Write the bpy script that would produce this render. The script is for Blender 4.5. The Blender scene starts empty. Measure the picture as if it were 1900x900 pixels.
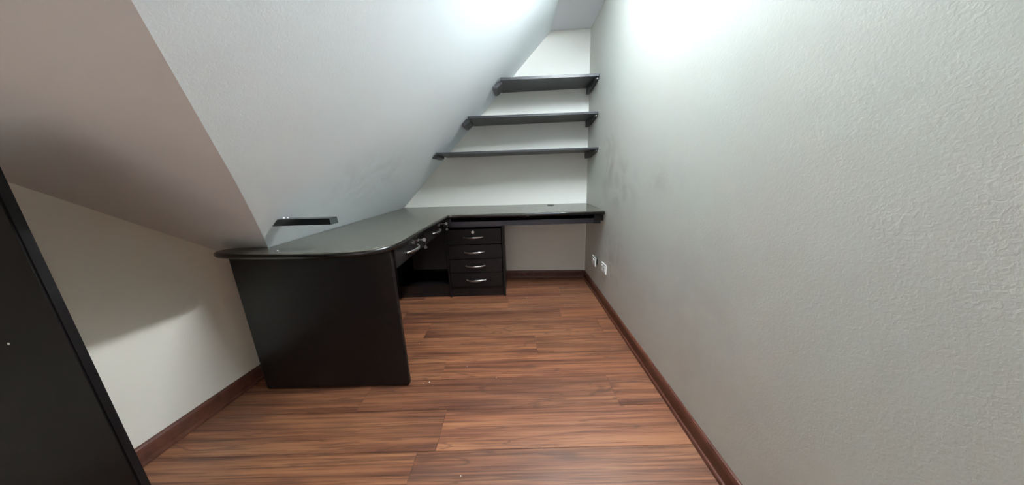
import bpy, bmesh, math, random
from mathutils import Vector, Matrix
C = bpy.context.scene.collection
random.seed(7)

# ---------------------------------------------------------------- camera
def make_camera():
    yaw, pitch, roll = [math.radians(a) for a in (-0.389, -14.0115, -1.9078)]
    F = Vector((math.sin(yaw)*math.cos(pitch), math.cos(yaw)*math.cos(pitch), math.sin(pitch)))
    R0 = Vector((math.cos(yaw), -math.sin(yaw), 0)); U0 = R0.cross(F)
    R = R0*math.cos(roll) + U0*math.sin(roll); U = -R0*math.sin(roll) + U0*math.cos(roll)
    cd = bpy.data.cameras.new('camera'); cam = bpy.data.objects.new('camera', cd); C.objects.link(cam)
    M = Matrix((R, U, -F)).transposed().to_4x4(); M.translation = Vector((0, 0, 1.0296))
    cam.matrix_world = M
    cd.sensor_width = 36; cd.lens = 36*500/1900; cd.clip_start = .02
    bpy.context.scene.camera = cam
make_camera()

# ---------------------------------------------------------------- light and exposure
LAMP = (0.632, 1.08, 2.285)         # ceiling tube lamp, just above the frame
LAMP_W = 140.0
REAR_FILL = 0.31                          # unseen fill light, let in by an added doorway behind the camera
w = bpy.data.worlds.new('rear_fill_light'); bpy.context.scene.world = w; w.use_nodes = True
w.node_tree.nodes['Background'].inputs[0].default_value = (1.0, 0.98, 0.96, 1)
w.node_tree.nodes['Background'].inputs[1].default_value = REAR_FILL
vs = bpy.context.scene.view_settings
vs.view_transform = 'Standard'; vs.look = 'None'; vs.gamma = 1; vs.use_curve_mapping = False; vs.exposure = 2.02

# ---------------------------------------------------------------- materials
def nmat(name, rough=.5, spec=.5, col=(.5, .5, .5), metal=0):
    m = bpy.data.materials.new(name); m.use_nodes = True
    nt = m.node_tree; b = nt.nodes['Principled BSDF']
    b.inputs['Base Color'].default_value = (*col, 1); b.inputs['Roughness'].default_value = rough
    b.inputs['Specular IOR Level'].default_value = spec; b.inputs['Metallic'].default_value = metal
    return m, nt, b
def N(nt, t, **k):
    n = nt.nodes.new(t)
    for a, v in k.items():
        if a.startswith('i_'): n.inputs[a[2:].replace('_', ' ')].default_value = v
        else: setattr(n, a, v)
    return n
def coords(nt, scale=(1, 1, 1), loc=(0, 0, 0), rnd=False):
    tc = N(nt, 'ShaderNodeTexCoord'); mp = N(nt, 'ShaderNodeMapping')
    mp.inputs['Scale'].default_value = scale; mp.inputs['Location'].default_value = loc
    nt.links.new(tc.outputs['Object'], mp.inputs[0])
    if not rnd: return mp.outputs[0]
    oi = N(nt, 'ShaderNodeObjectInfo'); mu = N(nt, 'ShaderNodeMath', operation='MULTIPLY'); mu.inputs[1].default_value = 37.0
    nt.links.new(oi.outputs['Random'], mu.inputs[0])
    cb = N(nt, 'ShaderNodeCombineXYZ'); nt.links.new(mu.outputs[0], cb.inputs[0]); nt.links.new(mu.outputs[0], cb.inputs[1]); nt.links.new(mu.outputs[0], cb.inputs[2])
    ad = N(nt, 'ShaderNodeVectorMath', operation='ADD'); nt.links.new(mp.outputs[0], ad.inputs[0]); nt.links.new(cb.outputs[0], ad.inputs[1])
    return ad.outputs[0]
def noise(nt, vec, scale, detail=3, rough=.5, dist=0):
    n = N(nt, 'ShaderNodeTexNoise'); n.inputs['Scale'].default_value = scale; n.inputs['Detail'].default_value = detail
    n.inputs['Roughness'].default_value = rough; n.inputs['Distortion'].default_value = dist
    nt.links.new(vec, n.inputs['Vector']); return n.outputs[0]
def ramp(nt, fac, stops):
    r = N(nt, 'ShaderNodeValToRGB'); e = r.color_ramp.elements
    while len(e) < len(stops): e.new(.5)
    for el, (p, c) in zip(e, stops): el.position = p; el.color = (*c, 1) if len(c) == 3 else c
    nt.links.new(fac, r.inputs[0]); return r.outputs[0]
def mix(nt, fac, a, b, mode='MIX'):
    n = N(nt, 'ShaderNodeMix', data_type='RGBA', blend_type=mode)
    for s, v in ((0, fac), (6, a), (7, b)):
        if isinstance(v, (int, float)): n.inputs[s].default_value = v
        elif isinstance(v, tuple): n.inputs[s].default_value = (*v, 1)
        else: nt.links.new(v, n.inputs[s])
    return n.outputs[2]
def bump(nt, b, h, strength, dist):
    n = N(nt, 'ShaderNodeBump'); n.inputs['Strength'].default_value = strength; n.inputs['Distance'].default_value = dist
    nt.links.new(h, n.inputs['Height']); nt.links.new(n.outputs[0], b.inputs['Normal'])

def wall_mat(name, col, tint_a, tint_b, bs=.35, stains=()):
    m, nt, b = nmat(name, rough=.55, spec=.3)
    v = coords(nt)
    c = mix(nt, ramp(nt, noise(nt, v, 1.7, 2), [(.35, (0, 0, 0)), (.65, (1, 1, 1))]), tint_a, tint_b)
    c = mix(nt, 1.0, c, col, 'MULTIPLY')
    for (p, r, s, sc) in stains:       # scuffs and smudges with a place of their own on the plaster
        mp = N(nt, 'ShaderNodeMapping'); tc = N(nt, 'ShaderNodeTexCoord'); nt.links.new(tc.outputs['Object'], mp.inputs[0])
        mp.inputs['Location'].default_value = [-a/q for a, q in zip(p, r)]; mp.inputs['Scale'].default_value = [1/q for q in r]
        g = N(nt, 'ShaderNodeTexGradient', gradient_type='SPHERICAL'); nt.links.new(mp.outputs[0], g.inputs[0])
        n2 = ramp(nt, noise(nt, v, sc, 4, .6, 1.2), [(.42, (0, 0, 0)), (.62, (1, 1, 1))])
        k = N(nt, 'ShaderNodeMath', operation='MULTIPLY'); nt.links.new(g.outputs[0], k.inputs[0]); nt.links.new(n2, k.inputs[1])
        k2 = N(nt, 'ShaderNodeMath', operation='MULTIPLY'); nt.links.new(k.outputs[0], k2.inputs[0]); k2.inputs[1].default_value = s
        c = mix(nt, k2.outputs[0], c, (.30, .26, .22))
    nt.links.new(c, b.inputs['Base Color'])
    h1 = noise(nt, v, 130, 3, .55, .6); h2 = noise(nt, v, 9, 2)
    ad = N(nt, 'ShaderNodeMath', operation='MULTIPLY_ADD'); ad.inputs[1].default_value = 1.4
    nt.links.new(h2, ad.inputs[0]); nt.links.new(h1, ad.inputs[2])
    bump(nt, b, ad.outputs[0], bs, .0022)
    return m
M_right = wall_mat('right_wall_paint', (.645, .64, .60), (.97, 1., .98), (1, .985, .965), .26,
    stains=[((.69, 1.80, .93), (.3, .35, .22), .45, 5), ((.69, 1.30, .98), (.3, .22, .1), .22, 6), ((.69, 1.98, 1.12), (.3, .2, .3), .4, 5), ((.69, 1.9, .45), (.3, .4, .3), .3, 6), ((.69, .9, .5), (.3, .8, .6), .12, 3)])
M_back = wall_mat('back_wall_paint', (.84, .83, .78), (1, 1, .98), (.98, 1, 1), .15)
M_slope = wall_mat('stair_soffit_paint', (.87, .925, .955), (.98, 1, .99), (1, 1, 1), .13, stains=[((-.75, 1.6, 1.0), (.3, .5, .25), .22, 5)])
M_left = wall_mat('left_wall_paint', (.88, .85, .76), (1, .99, .97), (1, 1, 1), .2)
M_gsoff = wall_mat('lower_soffit_paint', (.79, .775, .765), (1, .99, .98), (1, 1, 1), .2)
M_ceil = wall_mat('ceiling_paint', (.85, .87, .91), (1, 1, 1), (.98, .99, 1), .1)

def wood_floor():
    m, nt, b = nmat('laminate_planks', rough=.44, spec=.55)
    v = coords(nt, (1, 1, 1), rnd=True)
    def stretched(sx, sy, loc=(0, 0, 0)):
        q = N(nt, 'ShaderNodeMapping'); q.inputs['Scale'].default_value = (sx, sy, 1); q.inputs['Location'].default_value = loc
        nt.links.new(v, q.inputs[0]); return q.outputs[0]
    fine = stretched(1.1, 75)
    base = ramp(nt, noise(nt, stretched(.42, 8.5), 2.4, 5, .6, .55), [(.28, (.100, .032, .018)), (.42, (.180, .070, .036)), (.54, (.262, .112, .054)), (.68, (.325, .150, .074)), (.82, (.225, .085, .052))])
    streak = ramp(nt, noise(nt, fine, 1.9, 4, .7, .25), [(.36, (.42, .33, .30)), (.5, (1, 1, 1)), (.72, (1.25, 1.22, 1.18))])
    c = mix(nt, .9, base, streak, 'MULTIPLY')
    band = ramp(nt, noise(nt, stretched(.30, 26, (2, 5, 0)), 2.0, 3, .6, .5), [(.38, (.48, .38, .36)), (.52, (1, 1, 1))])
    c = mix(nt, .7, c, band, 'MULTIPLY')
    # dark heart veins that wander along the plank
    vein = ramp(nt, noise(nt, stretched(.26, 3.4, (3, 9, 0)), 3.0, 3, .5, 1.3), [(.470, (0, 0, 0)), (.488, (1, 1, 1)), (.494, (1, 1, 1)), (.506, (0, 0, 0))])
    c = mix(nt, mix(nt, 1.0, vein, (.55, .55, .55), 'MULTIPLY'), c, (.060, .024, .016))
    # smoky cathedral patches and knots
    smoke = ramp(nt, noise(nt, stretched(.9, 5.5, (7, 1, 0)), 1.6, 3, .5, .8), [(.60, (0, 0, 0)), (.74, (1, 1, 1))])
    c = mix(nt, mix(nt, 1.0, smoke, (.55, .55, .55), 'MULTIPLY'), c, (.082, .046, .036))
    vo = N(nt, 'ShaderNodeTexVoronoi'); vo.inputs['Scale'].default_value = 1.0; nt.links.new(stretched(2.0, 12), vo.inputs['Vector'])
    kn = ramp(nt, vo.outputs['Distance'], [(.04, (1, 1, 1)), (.20, (0, 0, 0))])
    c = mix(nt, mix(nt, 1.0, kn, (.5, .5, .5), 'MULTIPLY'), c, (.070, .030, .026))
    oi = N(nt, 'ShaderNodeObjectInfo')
    t = ramp(nt, oi.outputs['Random'], [(0, (.86, .84, .85)), (.5, (1, 1, 1)), (1, (1.14, 1.06, 1.02))])
    c = mix(nt, 1.0, c, t, 'MULTIPLY')
    nt.links.new(c, b.inputs['Base Color'])
    bump(nt, b, noise(nt, fine, 3, 3), .08, .0006)
    return m
M_floor = wood_floor()
def dark_wood(name, col, rough, spec=.5, bs=.05):
    m, nt, b = nmat(name, rough=rough, spec=spec)
    v = coords(nt, (3, 3, 3)); g = noise(nt, v, 9, 4, .6)
    c = ramp(nt, g, [(.3, tuple(.75*a for a in col)), (.7, tuple(1.25*a for a in col))])
    nt.links.new(c, b.inputs['Base Color'])
    fv = coords(nt, (60, 60, 60)); bump(nt, b, noise(nt, fv, 8, 2), bs, .0005)
    return m
M_top = dark_wood('espresso_top_sheen', (.090, .084, .066), .24, .9)  # base lightened: pale reflection of the white slope put into the colour
M_desk = dark_wood('espresso_laminate', (.0065, .0045, .0048), .42, .34)
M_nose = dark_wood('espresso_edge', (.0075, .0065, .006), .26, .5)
M_tray = dark_wood('espresso_tray', (.012, .010, .014), .40, .4)
M_shelf = dark_wood('charcoal_shelf', (.028, .030, .034), .38, .5)
M_panel = dark_wood('dark_panel', (.0035, .0026, .0028), .55, .2, .12)
def skirt():
    m, nt, b = nmat('brown_baseboard', rough=.38, spec=.45)
    v = coords(nt, (1, 1, 1)); n = noise(nt, v, 22, 4, .6, .5)
    nt.links.new(ramp(nt, n, [(.3, (.068, .020, .011)), (.7, (.125, .042, .025))]), b.inputs['Base Color'])
    return m
M_skirt = skirt()
M_chrome, nt_, b_ = nmat('brushed_nickel', rough=.28, col=(.62, .61, .60), metal=1)
nt_.links.new(ramp(nt_, noise(nt_, coords(nt_, (40, 40, 400)), 3), [(.3, (.5, .5, .5)), (.7, (.72, .7, .69))]), b_.inputs['Base Color'])
M_plastic, nt_, b_ = nmat('white_plastic', rough=.35, col=(.9, .9, .88))
nt_.links.new(ramp(nt_, noise(nt_, coords(nt_), 30), [(.3, (.88, .88, .86)), (.7, (.92, .92, .90))]), b_.inputs['Base Color'])
M_black, nt_, b_ = nmat('black_plastic', rough=.4, col=(.01, .01, .01))
nt_.links.new(ramp(nt_, noise(nt_, coords(nt_), 50), [(.3, (.008, .008, .008)), (.7, (.014, .014, .014))]), b_.inputs['Base Color'])
M_crumb, nt_, b_ = nmat('plaster_crumb', rough=.9, col=(.85, .83, .8))
nt_.links.new(ramp(nt_, noise(nt_, coords(nt_), 300), [(.3, (.7, .68, .64)), (.7, (.88, .86, .83))]), b_.inputs['Base Color'])
M_lamp = bpy.data.materials.new('lamp_diffuser'); M_lamp.use_nodes = True
nt_ = M_lamp.node_tree; nt_.nodes.clear(); o_ = nt_.nodes.new('ShaderNodeOutputMaterial'); e_ = nt_.nodes.new('ShaderNodeEmission')
e_.inputs[0].default_value = (.86, .94, 1.0, 1); e_.inputs[1].default_value = LAMP_W; nt_.links.new(e_.outputs[0], o_.inputs[0])

# ---------------------------------------------------------------- helpers
def link(name, me, m=None, parent=None, smooth=False):
    o = bpy.data.objects.new(name, me); C.objects.link(o)
    if m: me.materials.append(m)
    if parent: o.parent = parent
    if smooth:
        for p in me.polygons: p.use_smooth = True
    return o
def from_bm(name, bm, m=None, parent=None, smooth=False):
    bmesh.ops.recalc_face_normals(bm, faces=bm.faces)
    me = bpy.data.meshes.new(name); bm.to_mesh(me); bm.free(); return link(name, me, m, parent, smooth)
def add_box(bm, x0, x1, y0, y1, z0, z1, bev=0):
    r = bmesh.ops.create_cube(bm, size=1)
    for v in r['verts']:
        v.co = Vector(((x0+x1)/2+v.co.x*(x1-x0), (y0+y1)/2+v.co.y*(y1-y0), (z0+z1)/2+v.co.z*(z1-z0)))
    if bev: bmesh.ops.bevel(bm, geom=list({e for v in r['verts'] for e in v.link_edges}), offset=bev, segments=3, affect='EDGES', profile=.5)
def box(name, x0, x1, y0, y1, z0, z1, m, parent=None, bev=.0015):
    bm = bmesh.new(); add_box(bm, x0, x1, y0, y1, z0, z1, bev); return from_bm(name, bm, m, parent)
def add_poly(bm, pts):
    return bm.faces.new([bm.verts.new(p) for p in pts])
def slab(name, pts, thick, m, parent=None, bev=0):
    """pts: planar polygon, thick: vector along which it is extruded"""
    bm = bmesh.new(); f = add_poly(bm, pts)
    r = bmesh.ops.extrude_face_region(bm, geom=[f])
    for v in r['geom']:
        if isinstance(v, bmesh.types.BMVert): v.co += Vector(thick)
    if bev: bmesh.ops.bevel(bm, geom=bm.edges[:], offset=bev, segments=2, affect='EDGES', profile=.5)
    return from_bm(name, bm, m, parent)
def add_cyl(bm, c, axis, r, h, seg=20, r2=None):
    q = Vector((0, 0, 1)).rotation_difference(Vector(axis).normalized()).to_matrix().to_4x4(); q.translation = Vector(c)+Vector(axis).normalized()*h/2
    bmesh.ops.create_cone(bm, cap_ends=True, segments=seg, radius1=r, radius2=r if r2 is None else r2, depth=h, matrix=q)
def add_sweep(bm, path, ra, rb, up, seg=10):
    """elliptic sweep along path; up = fixed axis for radius rb"""
    rings = []; up = Vector(up)
    for i, p in enumerate(path):
        p = Vector(p); t = (Vector(path[min(i+1, len(path)-1)])-Vector(path[max(i-1, 0)])).normalized()
        s = t.cross(up).normalized(); a, b2 = (ra[i] if isinstance(ra, list) else ra), (rb[i] if isinstance(rb, list) else rb)
        rings.append([bm.verts.new(p+s*a*math.cos(k*2*math.pi/seg)+up*b2*math.sin(k*2*math.pi/seg)) for k in range(seg)])
    for A, B in zip(rings, rings[1:]):
        for k in range(seg): bm.faces.new((A[k], A[(k+1) % seg], B[(k+1) % seg], B[k]))
    bm.faces.new(rings[0]); bm.faces.new(rings[-1][::-1])
def thing(name, label, cat, loc=(0, 0, 0), group=None):
    o = bpy.data.objects.new(name, None); C.objects.link(o); o.location = loc; o.empty_display_size = .1
    return tag(o, label, cat, group)
def tag(o, label, cat, group=None):
    o['label'] = label; o['category'] = cat
    if group: o['group'] = group
    return o
def struct(o): o['kind'] = 'structure'; return o

# ---------------------------------------------------------------- the room shell
YB, XR = 2.58, .70
def yback(x): return YB - .068*(x-XR)
def xleft(y): return -1.451 + .11*(y-.80)
def xright(y, z): return (.684 + .013*(y-.6)) - .019*(z/2.18)*(.35+.65*max(0, y)/2.58)
def xs(z, y=YB): return -1.084 + (z-.75)/.99 + .0132*(y-2.58)     # the wide sloping soffit
ZC = 2.183; YR = -1.25; ZU = 2.285; YD = 2.10     # lowered ceiling over the shelves ends at YD, unseen ceiling raised in front of it to shape the lamp's shadows
# salient edge between both soffits: (y, z); its x lies on the wide soffit
EDGE = [(1.62, .405), (1.35, .60), (1.163, .755), (1.05, .85), (.952, .93), (.813, 1.041), (.636, 1.177), (.476, 1.30), (-.79, ZU)]
def zedge(y):
    for (a, za), (b, zb) in zip(EDGE, EDGE[1:]):
        if a >= y >= b: return za+(zb-za)*(y-a)/(b-a)
def zg(y):  # narrow soffit where it meets the left wall
    return .835 + .762*(1.09-y)

# walls (solid, with thickness outward)
def wall_grid(name, f, ny, nz, thick, m):
    bm = bmesh.new(); g = [[bm.verts.new(f(i/ny, j/nz)) for j in range(nz+1)] for i in range(ny+1)]
    for i in range(ny):
        for j in range(nz): bm.faces.new((g[i][j], g[i+1][j], g[i+1][j+1], g[i][j+1]))
    r = bmesh.ops.extrude_face_region(bm, geom=bm.faces[:])
    for v in r['geom']:
        if isinstance(v, bmesh.types.BMVert): v.co += Vector(thick)
    return struct(from_bm(name, bm, m))
wall_grid('wall_right', lambda u, t: (xright(YR+u*(2.62-YR), t*2.40), YR+u*(2.62-YR), t*2.40), 12, 8, (.12, 0, 0), M_right)
wall_grid('wall_back', lambda u, t: (-1.9+u*2.72, yback(-1.9+u*2.72), t*2.40), 8, 6, (0, .12, 0), M_back)
ys = [YR, -.79, 0, .476, .636, .813, .952, 1.05, 1.163, 1.35, 1.62, 2.0, 2.76]
bm = bmesh.new()
top = [ZU+.05 if y < -.7 else max(zg(y)+.03, .30) for y in ys]
lo = [bm.verts.new((xleft(y), y, 0)) for y in ys]; hi = [bm.verts.new((xleft(y), y, z)) for y, z in zip(ys, top)]
for i in range(len(ys)-1): bm.faces.new((lo[i], lo[i+1], hi[i+1], hi[i]))
r = bmesh.ops.extrude_face_region(bm, geom=bm.faces[:])
for v in r['geom']:
    if isinstance(v, bmesh.types.BMVert): v.co += Vector((-.12, 0, 0))
struct(from_bm('wall_left', bm, M_left))

# wide white soffit of the upper flight (sloping up to the right)
def soffit_solid(name, quads, thick, m):
    bm = bmesh.new()
    for q in quads: add_poly(bm, q)
    bmesh.ops.remove_doubles(bm, verts=bm.verts[:], dist=1e-5)
    r = bmesh.ops.extrude_face_region(bm, geom=bm.faces[:])
    for v in r['geom']:
        if isinstance(v, bmesh.types.BMVert): v.co += Vector(thick)
    return from_bm(name, bm, m)
q = []
for (ya, za), (yb, zb) in zip(EDGE, EDGE[1:]):
    a = (xs(za, ya), ya, za); b = (xs(zb, yb), yb, zb)
    q.append([a, (xs(ZU+.03, ya), ya, ZU+.03), (xs(ZU+.03, yb), yb, ZU+.03), b] if zb < ZU else [a, (xs(ZU+.03, ya), ya, ZU+.03), b])
y0, z0 = EDGE[0]
q.insert(0, [(xs(z0, 2.74), 2.74, z0), (xs(ZU+.03, 2.74), 2.74, ZU+.03), (xs(ZU+.03, y0), y0, ZU+.03), (xs(z0, y0), y0, z0)])
o = soffit_solid('ceiling_sloped_right', q, (-.03, 0, .03), M_slope); struct(o); o.name = 'ceiling_upper_flight'
# narrow grey soffit of the lower flight (sloping down away from the camera)
q = []
for (ya, za), (yb, zb) in zip(EDGE, EDGE[1:]):
    n = 4
    wl = lambda y: (xleft(y)-.01, y, zg(y) if y > -.7 else ZU)
    q.append([wl(ya), (xs(za, ya), ya, za), (xs(zb, yb), yb, zb), wl(yb)])
o = soffit_solid('ceiling_lower_flight', q, (-.02, .02, .03), M_gsoff); struct(o)
# flat ceilings
o = slab('ceiling', [(xs(ZU, YD)-.02, YD+.02, ZU), (.80, YD+.02, ZU), (.80, YR-.1, ZU), (-1.8, YR-.1, ZU), (-1.8, -.79, ZU), (xs(ZU, -.79)-.02, -.79, ZU)], (0, 0, .08), M_ceil); struct(o)
o = slab('ceiling_lowered', [(xs(ZC, 2.7)-.05, 2.74, ZC), (.80, 2.74, ZC), (.80, YD, ZC), (xs(ZC, YD)-.05, YD, ZC)], (0, 0, .20), M_ceil); struct(o)
# rear wall behind the viewpoint, with a doorway added to let in the fill light
bm = bmesh.new()
add_box(bm, -1.80, -.95, YR-.12, YR, 0, ZU+.05); add_box(bm, .45, .80, YR-.12, YR, 0, ZU+.05); add_box(bm, -.95, .45, YR-.12, YR, 2.05, ZU+.05)
struct(from_bm('wall_rear', bm, M_left))

# ---------------------------------------------------------------- floor of laminate planks
fl = box('floor', -1.85, .82, YR-.12, 2.76, -.05, -.0085, M_desk, bev=0); struct(fl)
joints = {0: [-.33], 1: [.46, -.75], 2: [-.41], 3: [.12, -1.10], 4: [-.62, .58], 5: [-.86, .34], 6: [-.06, -1.25], 7: [.40, -.80], 8: [-.3], 9: [.2]}
PW = .19; row = -11
k = 0
for row in range(-11, 11):
    ya = .820 + row*PW; yb = ya+PW
    if ya > 2.72: break
    js = joints.get(row, [(-1.07 + (row*.53) % 1.2), (-1.07 + (row*.53) % 1.2)+1.2])
    xsn = [-1.82] + sorted(j for j in js if -1.6 < j < .7) + [.80]
    for xa, xb in zip(xsn, xsn[1:]):
        bm = bmesh.new(); L, g = (xb-xa)/2, .0004
        r = bmesh.ops.create_cube(bm, size=1)
        for v in r['verts']: v.co = Vector((v.co.x*(2*L-2*g), v.co.y*(PW-2*g), v.co.z*.0085))
        bmesh.ops.bevel(bm, geom=[e for e in bm.edges if all(v.co.z > 0 for v in e.verts)], offset=.0008, segments=1, affect='EDGES')
        p = from_bm('plank', bm, M_floor, fl); p.location = ((xa+xb)/2, (ya+yb)/2, -.00425); k += 1

# baseboards: board with rounded top and a shoe moulding at the foot
PROF = [(0, 0), (.0215, 0), (.0215, .008), (.019, .0145), (.0145, .017), (.0135, .020), (.0135, .060), (.0120, .068), (.008, .0745), (.0035, .077), (0, .077)]
def baseboard(name, a, b, nrm):
    a, b, nrm = Vector(a), Vector(b), Vector(nrm).normalized()
    bm = bmesh.new(); A = [bm.verts.new(a+nrm*u+Vector((0, 0, z))) for u, z in PROF]; B = [bm.verts.new(b+nrm*u+Vector((0, 0, z))) for u, z in PROF]
    n = len(PROF)
    for i in range(n): bm.faces.new((A[i], A[(i+1) % n], B[(i+1) % n], B[i]))
    bm.faces.new(A); bm.faces.new(B[::-1])
    return struct(from_bm(name, bm, M_skirt))
baseboard('baseboard_right', (xright(-1.2, 0)-.0005, YR, 0), (xright(2.57, 0)-.0005, 2.575, 0), (-1, 0, 0))
baseboard('baseboard_left', (xleft(YR), YR, 0), (xleft(2.6), 2.6, 0), (1, 0, 0))
baseboard('baseboard_back', (.697, yback(.697), 0), (-1.2, yback(-1.2), 0), (-.068, -1, 0))

# ---------------------------------------------------------------- the corner desk
desk = thing('corner_desk', 'L-shaped dark espresso built-in desk with rounded end under the sloping wall', 'desk', (-.9, 1.6, 0))
def D(o): o.location = o.location - Vector((-.9, 1.6, 0)); return o
ZT, TH = .75, .028
# free outline (front side), tip at the left -> back arm at right wall
free = [(-1.278, 1.178), (-1.302, 1.163), (-1.310, 1.143), (-1.300, 1.120), (-1.27, 1.101), (-1.20, 1.084), (-1.10, 1.067), (-1.0, 1.056), (-.9, 1.047), (-.80, 1.041), (-.72, 1.043),
        (-.665, 1.050), (-.62, 1.062), (-.585, 1.082), (-.556, 1.108), (-.535, 1.145), (-.524, 1.19), (-.519, 1.25), (-.517, 1.40), (-.510, 1.65), (-.500, 1.85), (-.494, 2.0), (-.487, 2.035), (-.462, 2.046), (-.40, 2.044), (0, 2.026), (.35, 2.010), (.683, 1.993)]
def dense(pts):
    return [Vector((x, y, 0)) for x, y in pts]
free = dense(free)
fixed = [Vector((xright(2.5, .75)-.001, yback(.69)-.001, 0)), Vector((-.2, yback(-.2)-.001, 0)), Vector((xs(.75, 2.69)+.012, yback(-1.07)-.001, 0)), Vector((xs(.75, 1.9)+.002, 1.9, 0)), Vector((xs(.75, 1.178)+.002, 1.178, 0))]
bm = bmesh.new()
nrm = []
for i, p in enumerate(free):
    t = (free[min(i+1, len(free)-1)]-free[max(i-1, 0)]).normalized(); nrm.append(Vector((t.y, -t.x, 0)))
nrm[0] = Vector((-1, 0, 0)); nrm[-1] = Vector((0, -1, 0))
R = TH/2
prof = [(-R*.95, ZT-TH)] + [(-R+R*math.cos(a)*1.0, ZT-R+R*math.sin(a)) for a in [math.radians(d) for d in (-75, -50, -25, 0, 25, 50, 75)]] + [(-R*.95, ZT)]
rings = []
for off, z in prof:
    rings.append([bm.verts.new((p.x+n.x*off, p.y+n.y*off, z)) for p, n in zip(free, nrm)] + [bm.verts.new((p.x, p.y, z)) for p in fixed])
n = len(rings[0])
for A, B in zip(rings, rings[1:]):
    for i in range(n): bm.faces.new((A[i], A[(i+1) % n], B[(i+1) % n], B[i]))
bm.faces.new(rings[0][::-1]); bm.faces.new(rings[-1])
wt = from_bm('worktop', bm, M_top, desk); D(wt)
for p in wt.data.polygons:
    if abs(p.normal.z) < .985: p.use_smooth = True
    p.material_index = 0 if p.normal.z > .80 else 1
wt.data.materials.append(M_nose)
bm = bmesh.new(); add_cyl(bm, (.348, 2.475, ZT), (0, 0, 1), .03, .0035, 24); add_cyl(bm, (.348, 2.475, ZT+.0035), (0, 0, 1), .024, .001, 24)
g = from_bm('cable_grommet', bm, M_black, wt)
# end panel facing the room
bm = bmesh.new(); add_box(bm, -1.287, -.553, 1.160, 1.182, .008, .7215)
bmesh.ops.bevel(bm, geom=[e for e in bm.edges if abs(e.verts[0].co.x-e.verts[1].co.x) < 1e-5 and abs(e.verts[0].co.z-e.verts[1].co.z) < 1e-5], offset=.012, segments=4, affect='EDGES', profile=.5)
bmesh.ops.bevel(bm, geom=[e for e in bm.edges if len(e.link_faces) == 2 and e.calc_face_angle(0) > 1.2], offset=.004, segments=2, affect='EDGES', profile=.5)
D(from_bm('end_panel', bm, M_desk, desk))
# drawer handles: bowed nickel bars
def bow(bm, c, along, out, L=.165, dep=.026):
    c, along, out = Vector(c), Vector(along), Vector(out); pts, ra, rb = [], [], []
    for i in range(15):
        u = -1+2*i/14; pts.append(c+along*u*L/2+out*(dep*(1-u*u)+.003)); ra.append(.0035+.001*(1-u*u)); rb.append(.0045+.0045*(1-u*u)**1.2)
    add_sweep(bm, pts, ra, rb, (0, 0, 1))
    for s in (-1, 1): add_cyl(bm, c+along*s*(L/2-.003), out, .006, .006, 12)
def lock(bm, c, out):
    add_cyl(bm, c, out, .0125, .004, 20); add_cyl(bm, Vector(c)+Vector(out)*.004, out, .0095, .006, 20)
def key(bm, c, out, along):
    c, out, along = Vector(c), Vector(out), Vector(along)
    add_sweep(bm, [c+out*.0, c+out*.028], .0015, .004, (0, 0, 1), 6)
    add_cyl(bm, c+out*.034-along*.0012, along, .0105, .0024, 16)
    add_sweep(bm, [c+out*.036+Vector((0, 0, -.008)), c+out*.040+along*.004+Vector((0, 0, -.02)), c+out*.036+along*.006+Vector((0, 0, -.038))], .0012, .0012, (0, 1, 0) if abs(out.x) > .5 else (1, 0, 0), 6)
    add_cyl(bm, c+out*.034+along*.006+Vector((0, 0, -.046)), along, .0095, .002, 16)
# two shallow drawers under the left arm
for n_, (ya, yb, yh, yl) in enumerate(((1.188, 1.600, 1.398, 1.405), (1.608, 2.030, 1.862, 1.93))):
    bm = bmesh.new(); add_box(bm, -.563, -.545, ya, yb, .628, .716, .002); add_box(bm, -.92, -.563, ya+.015, yb-.015, .636, .708)
    d = D(from_bm('drawer', bm, M_desk, desk)); d['label'] = ('shallow desk drawer beside the end panel', 'shallow desk drawer nearest the back corner')[n_]
    bm = bmesh.new(); bow(bm, (-.545, yh, .664), (0, 1, 0), (1, 0, 0)); from_bm('handle', bm, M_chrome, d, True)
    bm = bmesh.new(); lock(bm, (-.545, yl, .697), (1, 0, 0)); from_bm('lock', bm, M_chrome, d)
    bm = bmesh.new(); key(bm, (-.540, yl+.08, .692), (1, 0, 0), (0, 1, 0)); add_cyl(bm, (-.545, yl+.08, .692), (1, 0, 0), .010, .007, 18); from_bm('key', bm, M_chrome, d)
# keyboard tray and its side brackets under the back arm
tr = D(slab('keyboard_tray', [(-.478, 2.060, .656), (.612, 2.030, .656), (.612, 2.40, .656), (-.478, 2.40, .656)], (0, 0, .018), M_tray, desk, .0015))
D(slab('tray_lip', [(-.478, 2.052, .656), (.612, 2.022, .656), (.612, 2.030, .656), (-.478, 2.060, .656)], (0, 0, .037), M_tray, desk, .001))
D(box('tray_bracket', .612, .662, 2.018, 2.42, .654, .7215, M_desk, desk))
D(box('tray_bracket', -.545, -.479, 2.058, 2.42, .654, .7215, M_desk, desk))
D(box('tray_back', -.478, .612, 2.41, 2.425, .656, .7215, M_desk, desk))
D(box('support_cleat', .662, .686, 2.03, 2.53, .672, .7215, M_desk, desk))

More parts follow.
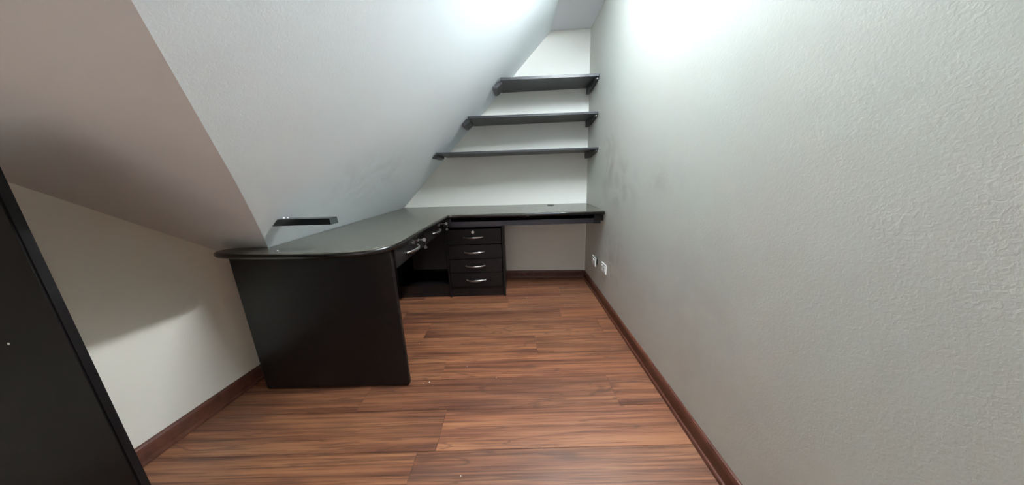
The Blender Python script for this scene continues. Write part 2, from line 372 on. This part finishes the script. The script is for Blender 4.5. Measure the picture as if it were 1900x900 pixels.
# ---------------------------------------------------------------- drawer unit
du = thing('drawer_unit', 'dark four-drawer pedestal with bowed nickel handles under the back desk arm', 'drawers', (-.32, 2.4, 0))
def U(o): o.location = o.location - Vector((-.32, 2.4, 0)); return o
yf = 2.198
U(box('side_panel', -.100, -.082, yf-.004, 2.56, 0, .6395, M_desk, du, .002))
U(box('side_panel', -.575, -.557, yf-.004, 2.56, 0, .6395, M_desk, du, .002))
U(box('top_panel', -.557, -.100, yf, 2.56, .6205, .6385, M_desk, du))
U(box('back_panel', -.557, -.100, 2.545, 2.56, .012, .6205, M_desk, du))
U(box('bottom_panel', -.557, -.100, yf+.004, 2.545, .082, .098, M_desk, du))
U(box('plinth', -.557, -.100, yf+.008, yf+.026, .002, .080, M_desk, du))
for n_, (z0_, z1_) in enumerate(((.479, .606), (.352, .472), (.230, .346), (.104, .224))):
    bm = bmesh.new(); add_box(bm, -.553, -.104, yf-.012, yf+.006, z0_, z1_, .002); add_box(bm, -.54, -.117, yf+.006, 2.52, z0_+.012, z1_-.02)
    add_box(bm, -.545, -.112, yf-.0135, yf-.008, z1_-.0022, z1_+.0022, .0008)
    d = U(from_bm('drawer', bm, M_desk, du))
    zh = (.540, .410, .288, .160)[n_]
    bm = bmesh.new(); bow(bm, (-.334, yf-.012, zh), (1, 0, 0), (0, -1, 0)); from_bm('handle', bm, M_chrome, d, True)
    if n_ == 0:
        d['label'] = 'top drawer with a round nickel lock'
        bm = bmesh.new(); lock(bm, (-.337, yf-.012, .583), (0, -1, 0)); from_bm('lock', bm, M_chrome, d)

# ---------------------------------------------------------------- corner cabinet left of it
cc = thing('corner_cabinet', 'dark corner cabinet with fixed front and open cubby left of the drawers', 'cabinet', (-.8, 2.4, 0))
def K(o): o.location = o.location - Vector((-.8, 2.4, 0)); return o
K(box('front_panel', -.872, -.577, 2.205, 2.222, .262, .6225, M_desk, cc, .002))
K(box('side_panel', -1.035, -1.017, 2.20, 2.58, 0, .6225, M_desk, cc))
K(box('bottom_panel', -1.017, -.577, 2.208, 2.58, .098, .114, M_desk, cc))
K(box('plinth', -1.017, -.577, 2.214, 2.232, .002, .097, M_desk, cc))
K(box('back_panel', -1.017, -.577, 2.58, 2.592, .114, .6225, M_desk, cc))

# ---------------------------------------------------------------- wall shelves
SH = [(1.737, .020, 2.292, 'short dark shelf high on the back wall, topmost of three'), (1.474, .0175, 2.293, 'medium dark shelf on the back wall, middle of three'), (1.208, .016, 2.262, 'long dark shelf on the back wall, lowest of three above the desk')]
for z, t, yf_, lab in SH:
    xr = xright(2.43, z); xl = xs(z+t, 2.4)+.004
    s = thing('wall_shelf', lab, 'shelf', ((xl+xr)/2, 2.55, z), 'dark shelves on the back wall')
    off = Vector(s.location)
    bd = slab('board', [(xl-.012*0, yf_+.012, z), (xr-.0015, yf_-.006, z), (xright(2.57, z)-.0015, yback(.69)-.001, z), (xs(z+t, 2.6)+.006, yback(xl)-.001, z)], (0, 0, t), M_shelf, s, .001); bd.location = -off
    # right cleat with a chamfered lower front
    x1 = xr-.0022; x0 = x1-.026
    br = slab('bracket', [(x0, yf_+.012, z-.0005), (x0, yf_+.012, z-.016), (x0, yf_+.20, z-.052), (x0, 2.570, z-.052), (x0, 2.570, z-.0005)], (.026, 0, 0), M_shelf, s, .001); br.location = -off
    bm = bmesh.new(); add_cyl(bm, (x0+.015, yf_+.0125, z-.008), (0, -1, 0), .0045, .0025, 12); from_bm('screw', bm, M_plastic, br)
    # left cleat, cut along the slope
    yl = yf_+.03; h = .050 if z > 1.3 else .030
    br = slab('bracket', [(xs(z, yl)+.005, yl, z-.0005), (xs(z-h*.75, yl)+.005, yl, z-h*.75), (xs(z-h, yl)+.022, yl, z-h), (xs(z-h, yl)+.045, yl, z-h), (xs(z, yl)+.036, yl, z-.018), (xs(z, yl)+.036, yl, z-.0005)], (0, .20, 0), M_shelf, s, .001); br.location = -off

# small shelf stub poking out of the white soffit above the desk end
ys0 = 1.098
st = slab('shelf_stub', [(xs(.857, ys0)-.008, ys0, .857), (-.746, ys0-.008, .857), (-.749, ys0-.008, .884), (xs(.884, ys0)-.008, ys0, .884)], (0, .050, 0), dark_wood('glossy_stub', (.010, .014, .015), .22, .6), None, .001)
tag(st, 'small dark shelf board sticking out of the white slope above the desk', 'shelf')
st.location = (0, 0, 0)

# tall dark panel standing close to the camera at the left
bm = bmesh.new(); f = add_poly(bm, [(-1.478, .508, .0), (-.955, .508, .0), (-.955, .508, 1.120), (-1.478, .508, 1.120)])
r = bmesh.ops.extrude_face_region(bm, geom=[f])
for v in r['geom']:
    if isinstance(v, bmesh.types.BMVert): v.co.y += .018
bmesh.ops.bevel(bm, geom=bm.edges[:], offset=.003, segments=2, affect='EDGES')
tp = thing('wooden_panel', 'tall near-black wooden panel standing at the left edge close to the camera', 'panel', (-1.2, .53, 0))
o = from_bm('board', bm, M_panel, tp); o.location = (1.2, -.53, 0)
bm = bmesh.new(); add_cyl(bm, (-1.086, .5085, .715), (0, -1, 0), .0026, .0012, 10); o = from_bm('paint_chip', bm, M_plastic, tp); o.location = (1.2, -.53, 0)

# ---------------------------------------------------------------- outlets on the right wall
def outlet(y0, y1, z0, z1, off, lab, tilt):
    xw = xright((y0+y1)/2, (z0+z1)/2)
    t = thing('wall_outlet', lab, 'outlet', (xw, (y0+y1)/2, (z0+z1)/2), 'wall outlets on the right wall')
    hy, hz = (y1-y0)/2, (z1-z0)/2
    if off > .004:
        bx = box('mounting_box', -off-.002, -.0005, -hy*.72, hy*.72, -hz*.72, hz*.72, M_black, t, .001)
    pl = box('cover_plate', -off-.009, -off-.001 if off > .004 else -.0005, -hy, hy, -hz, hz, M_plastic, t, .002)
    for s in (-.45, .45):
        sk = box('socket', -off-.0115, -off-.009, hy*s-.017, hy*s+.017, -.018, .018, M_plastic, pl, .001)
    bm = bmesh.new()
    for s in (-.45, .45):
        for d in (-.006, .006): add_box(bm, -off-.0122, -off-.0114, hy*s+d-.001, hy*s+d+.001, -.002, .008)
        add_cyl(bm, (-off-.0114, hy*s, -.010), (-1, 0, 0), .0022, .0008, 10)
    from_bm('slots', bm, M_black, pl)['kind'] = 'stuff'
    t.rotation_euler = (math.radians(tilt), 0, 0); return t
outlet(1.938, 2.045, .268, .340, 0, 'white wall outlet on the right wall, flush and nearer the camera', 0)
outlet(2.150, 2.250, .262, .335, .016, 'white wall outlet near the back corner, loose with a black gap behind', 3)

# ---------------------------------------------------------------- plaster crumbs
def crumb(x, y, z, r, lab):
    bm = bmesh.new(); bmesh.ops.create_icosphere(bm, subdivisions=1, radius=r)
    for v in bm.verts: v.co *= random.uniform(.75, 1.2); v.co.z *= .7
    mz = min(v.co.z for v in bm.verts)
    for v in bm.verts: v.co.z -= mz
    o = from_bm('plaster_crumb', bm, M_crumb); o.location = (x, y, z); tag(o, lab, 'crumb', 'white plaster crumbs')
crumb(-.460, 1.181, 0, .0042, 'largest white crumb on the floor beside the desk end panel')
crumb(-.490, 1.176, 0, .0018, 'tiny white crumb between end panel and the largest crumb')
crumb(-.626, 1.52, 0, .0022, 'white crumb on the floor right of the end panel, further back')
crumb(-.282, 1.295, 0, .0024, 'white crumb on the dark plank end, middle of the floor')
crumb(-.214, .726, 0, .0022, 'white crumb on the floor nearest the camera')
crumb(.095, 2.136, 0, .0034, 'white crumb on the floor near the drawer unit corner')
crumb(-.114, 1.202, 0, .0016, 'tiny pale crumb on the floor centre')
crumb(-.997, 1.095, ZT, .0040, 'white crumb on the rounded front of the worktop')
for i, (dx, lab) in enumerate(((0, 'leftmost white plaster crumb on the small shelf'), (.016, 'right-hand white plaster crumb on the small shelf'))):
    crumb(xs(.884, ys0)+.012+dx, ys0+.02, .884, .0055-.001*i, lab)

# ---------------------------------------------------------------- ceiling lamp
cl = thing('ceiling_light', 'white tube lamp running along the flat ceiling strip', 'lamp', LAMP)
box('housing', -.022, .022, -.42, .42, -.022, -.0005, M_plastic, cl, .003)
for sy in (-1, 1): box('end_cap', -.016, .016, min(sy*.42, sy*.395), max(sy*.42, sy*.395), -.058, -.022, M_plastic, cl, .003)
bm = bmesh.new(); add_cyl(bm, (0, -.395, -.040), (0, 1, 0), .014, .79, 24); from_bm('tube', bm, M_lamp, cl, True)
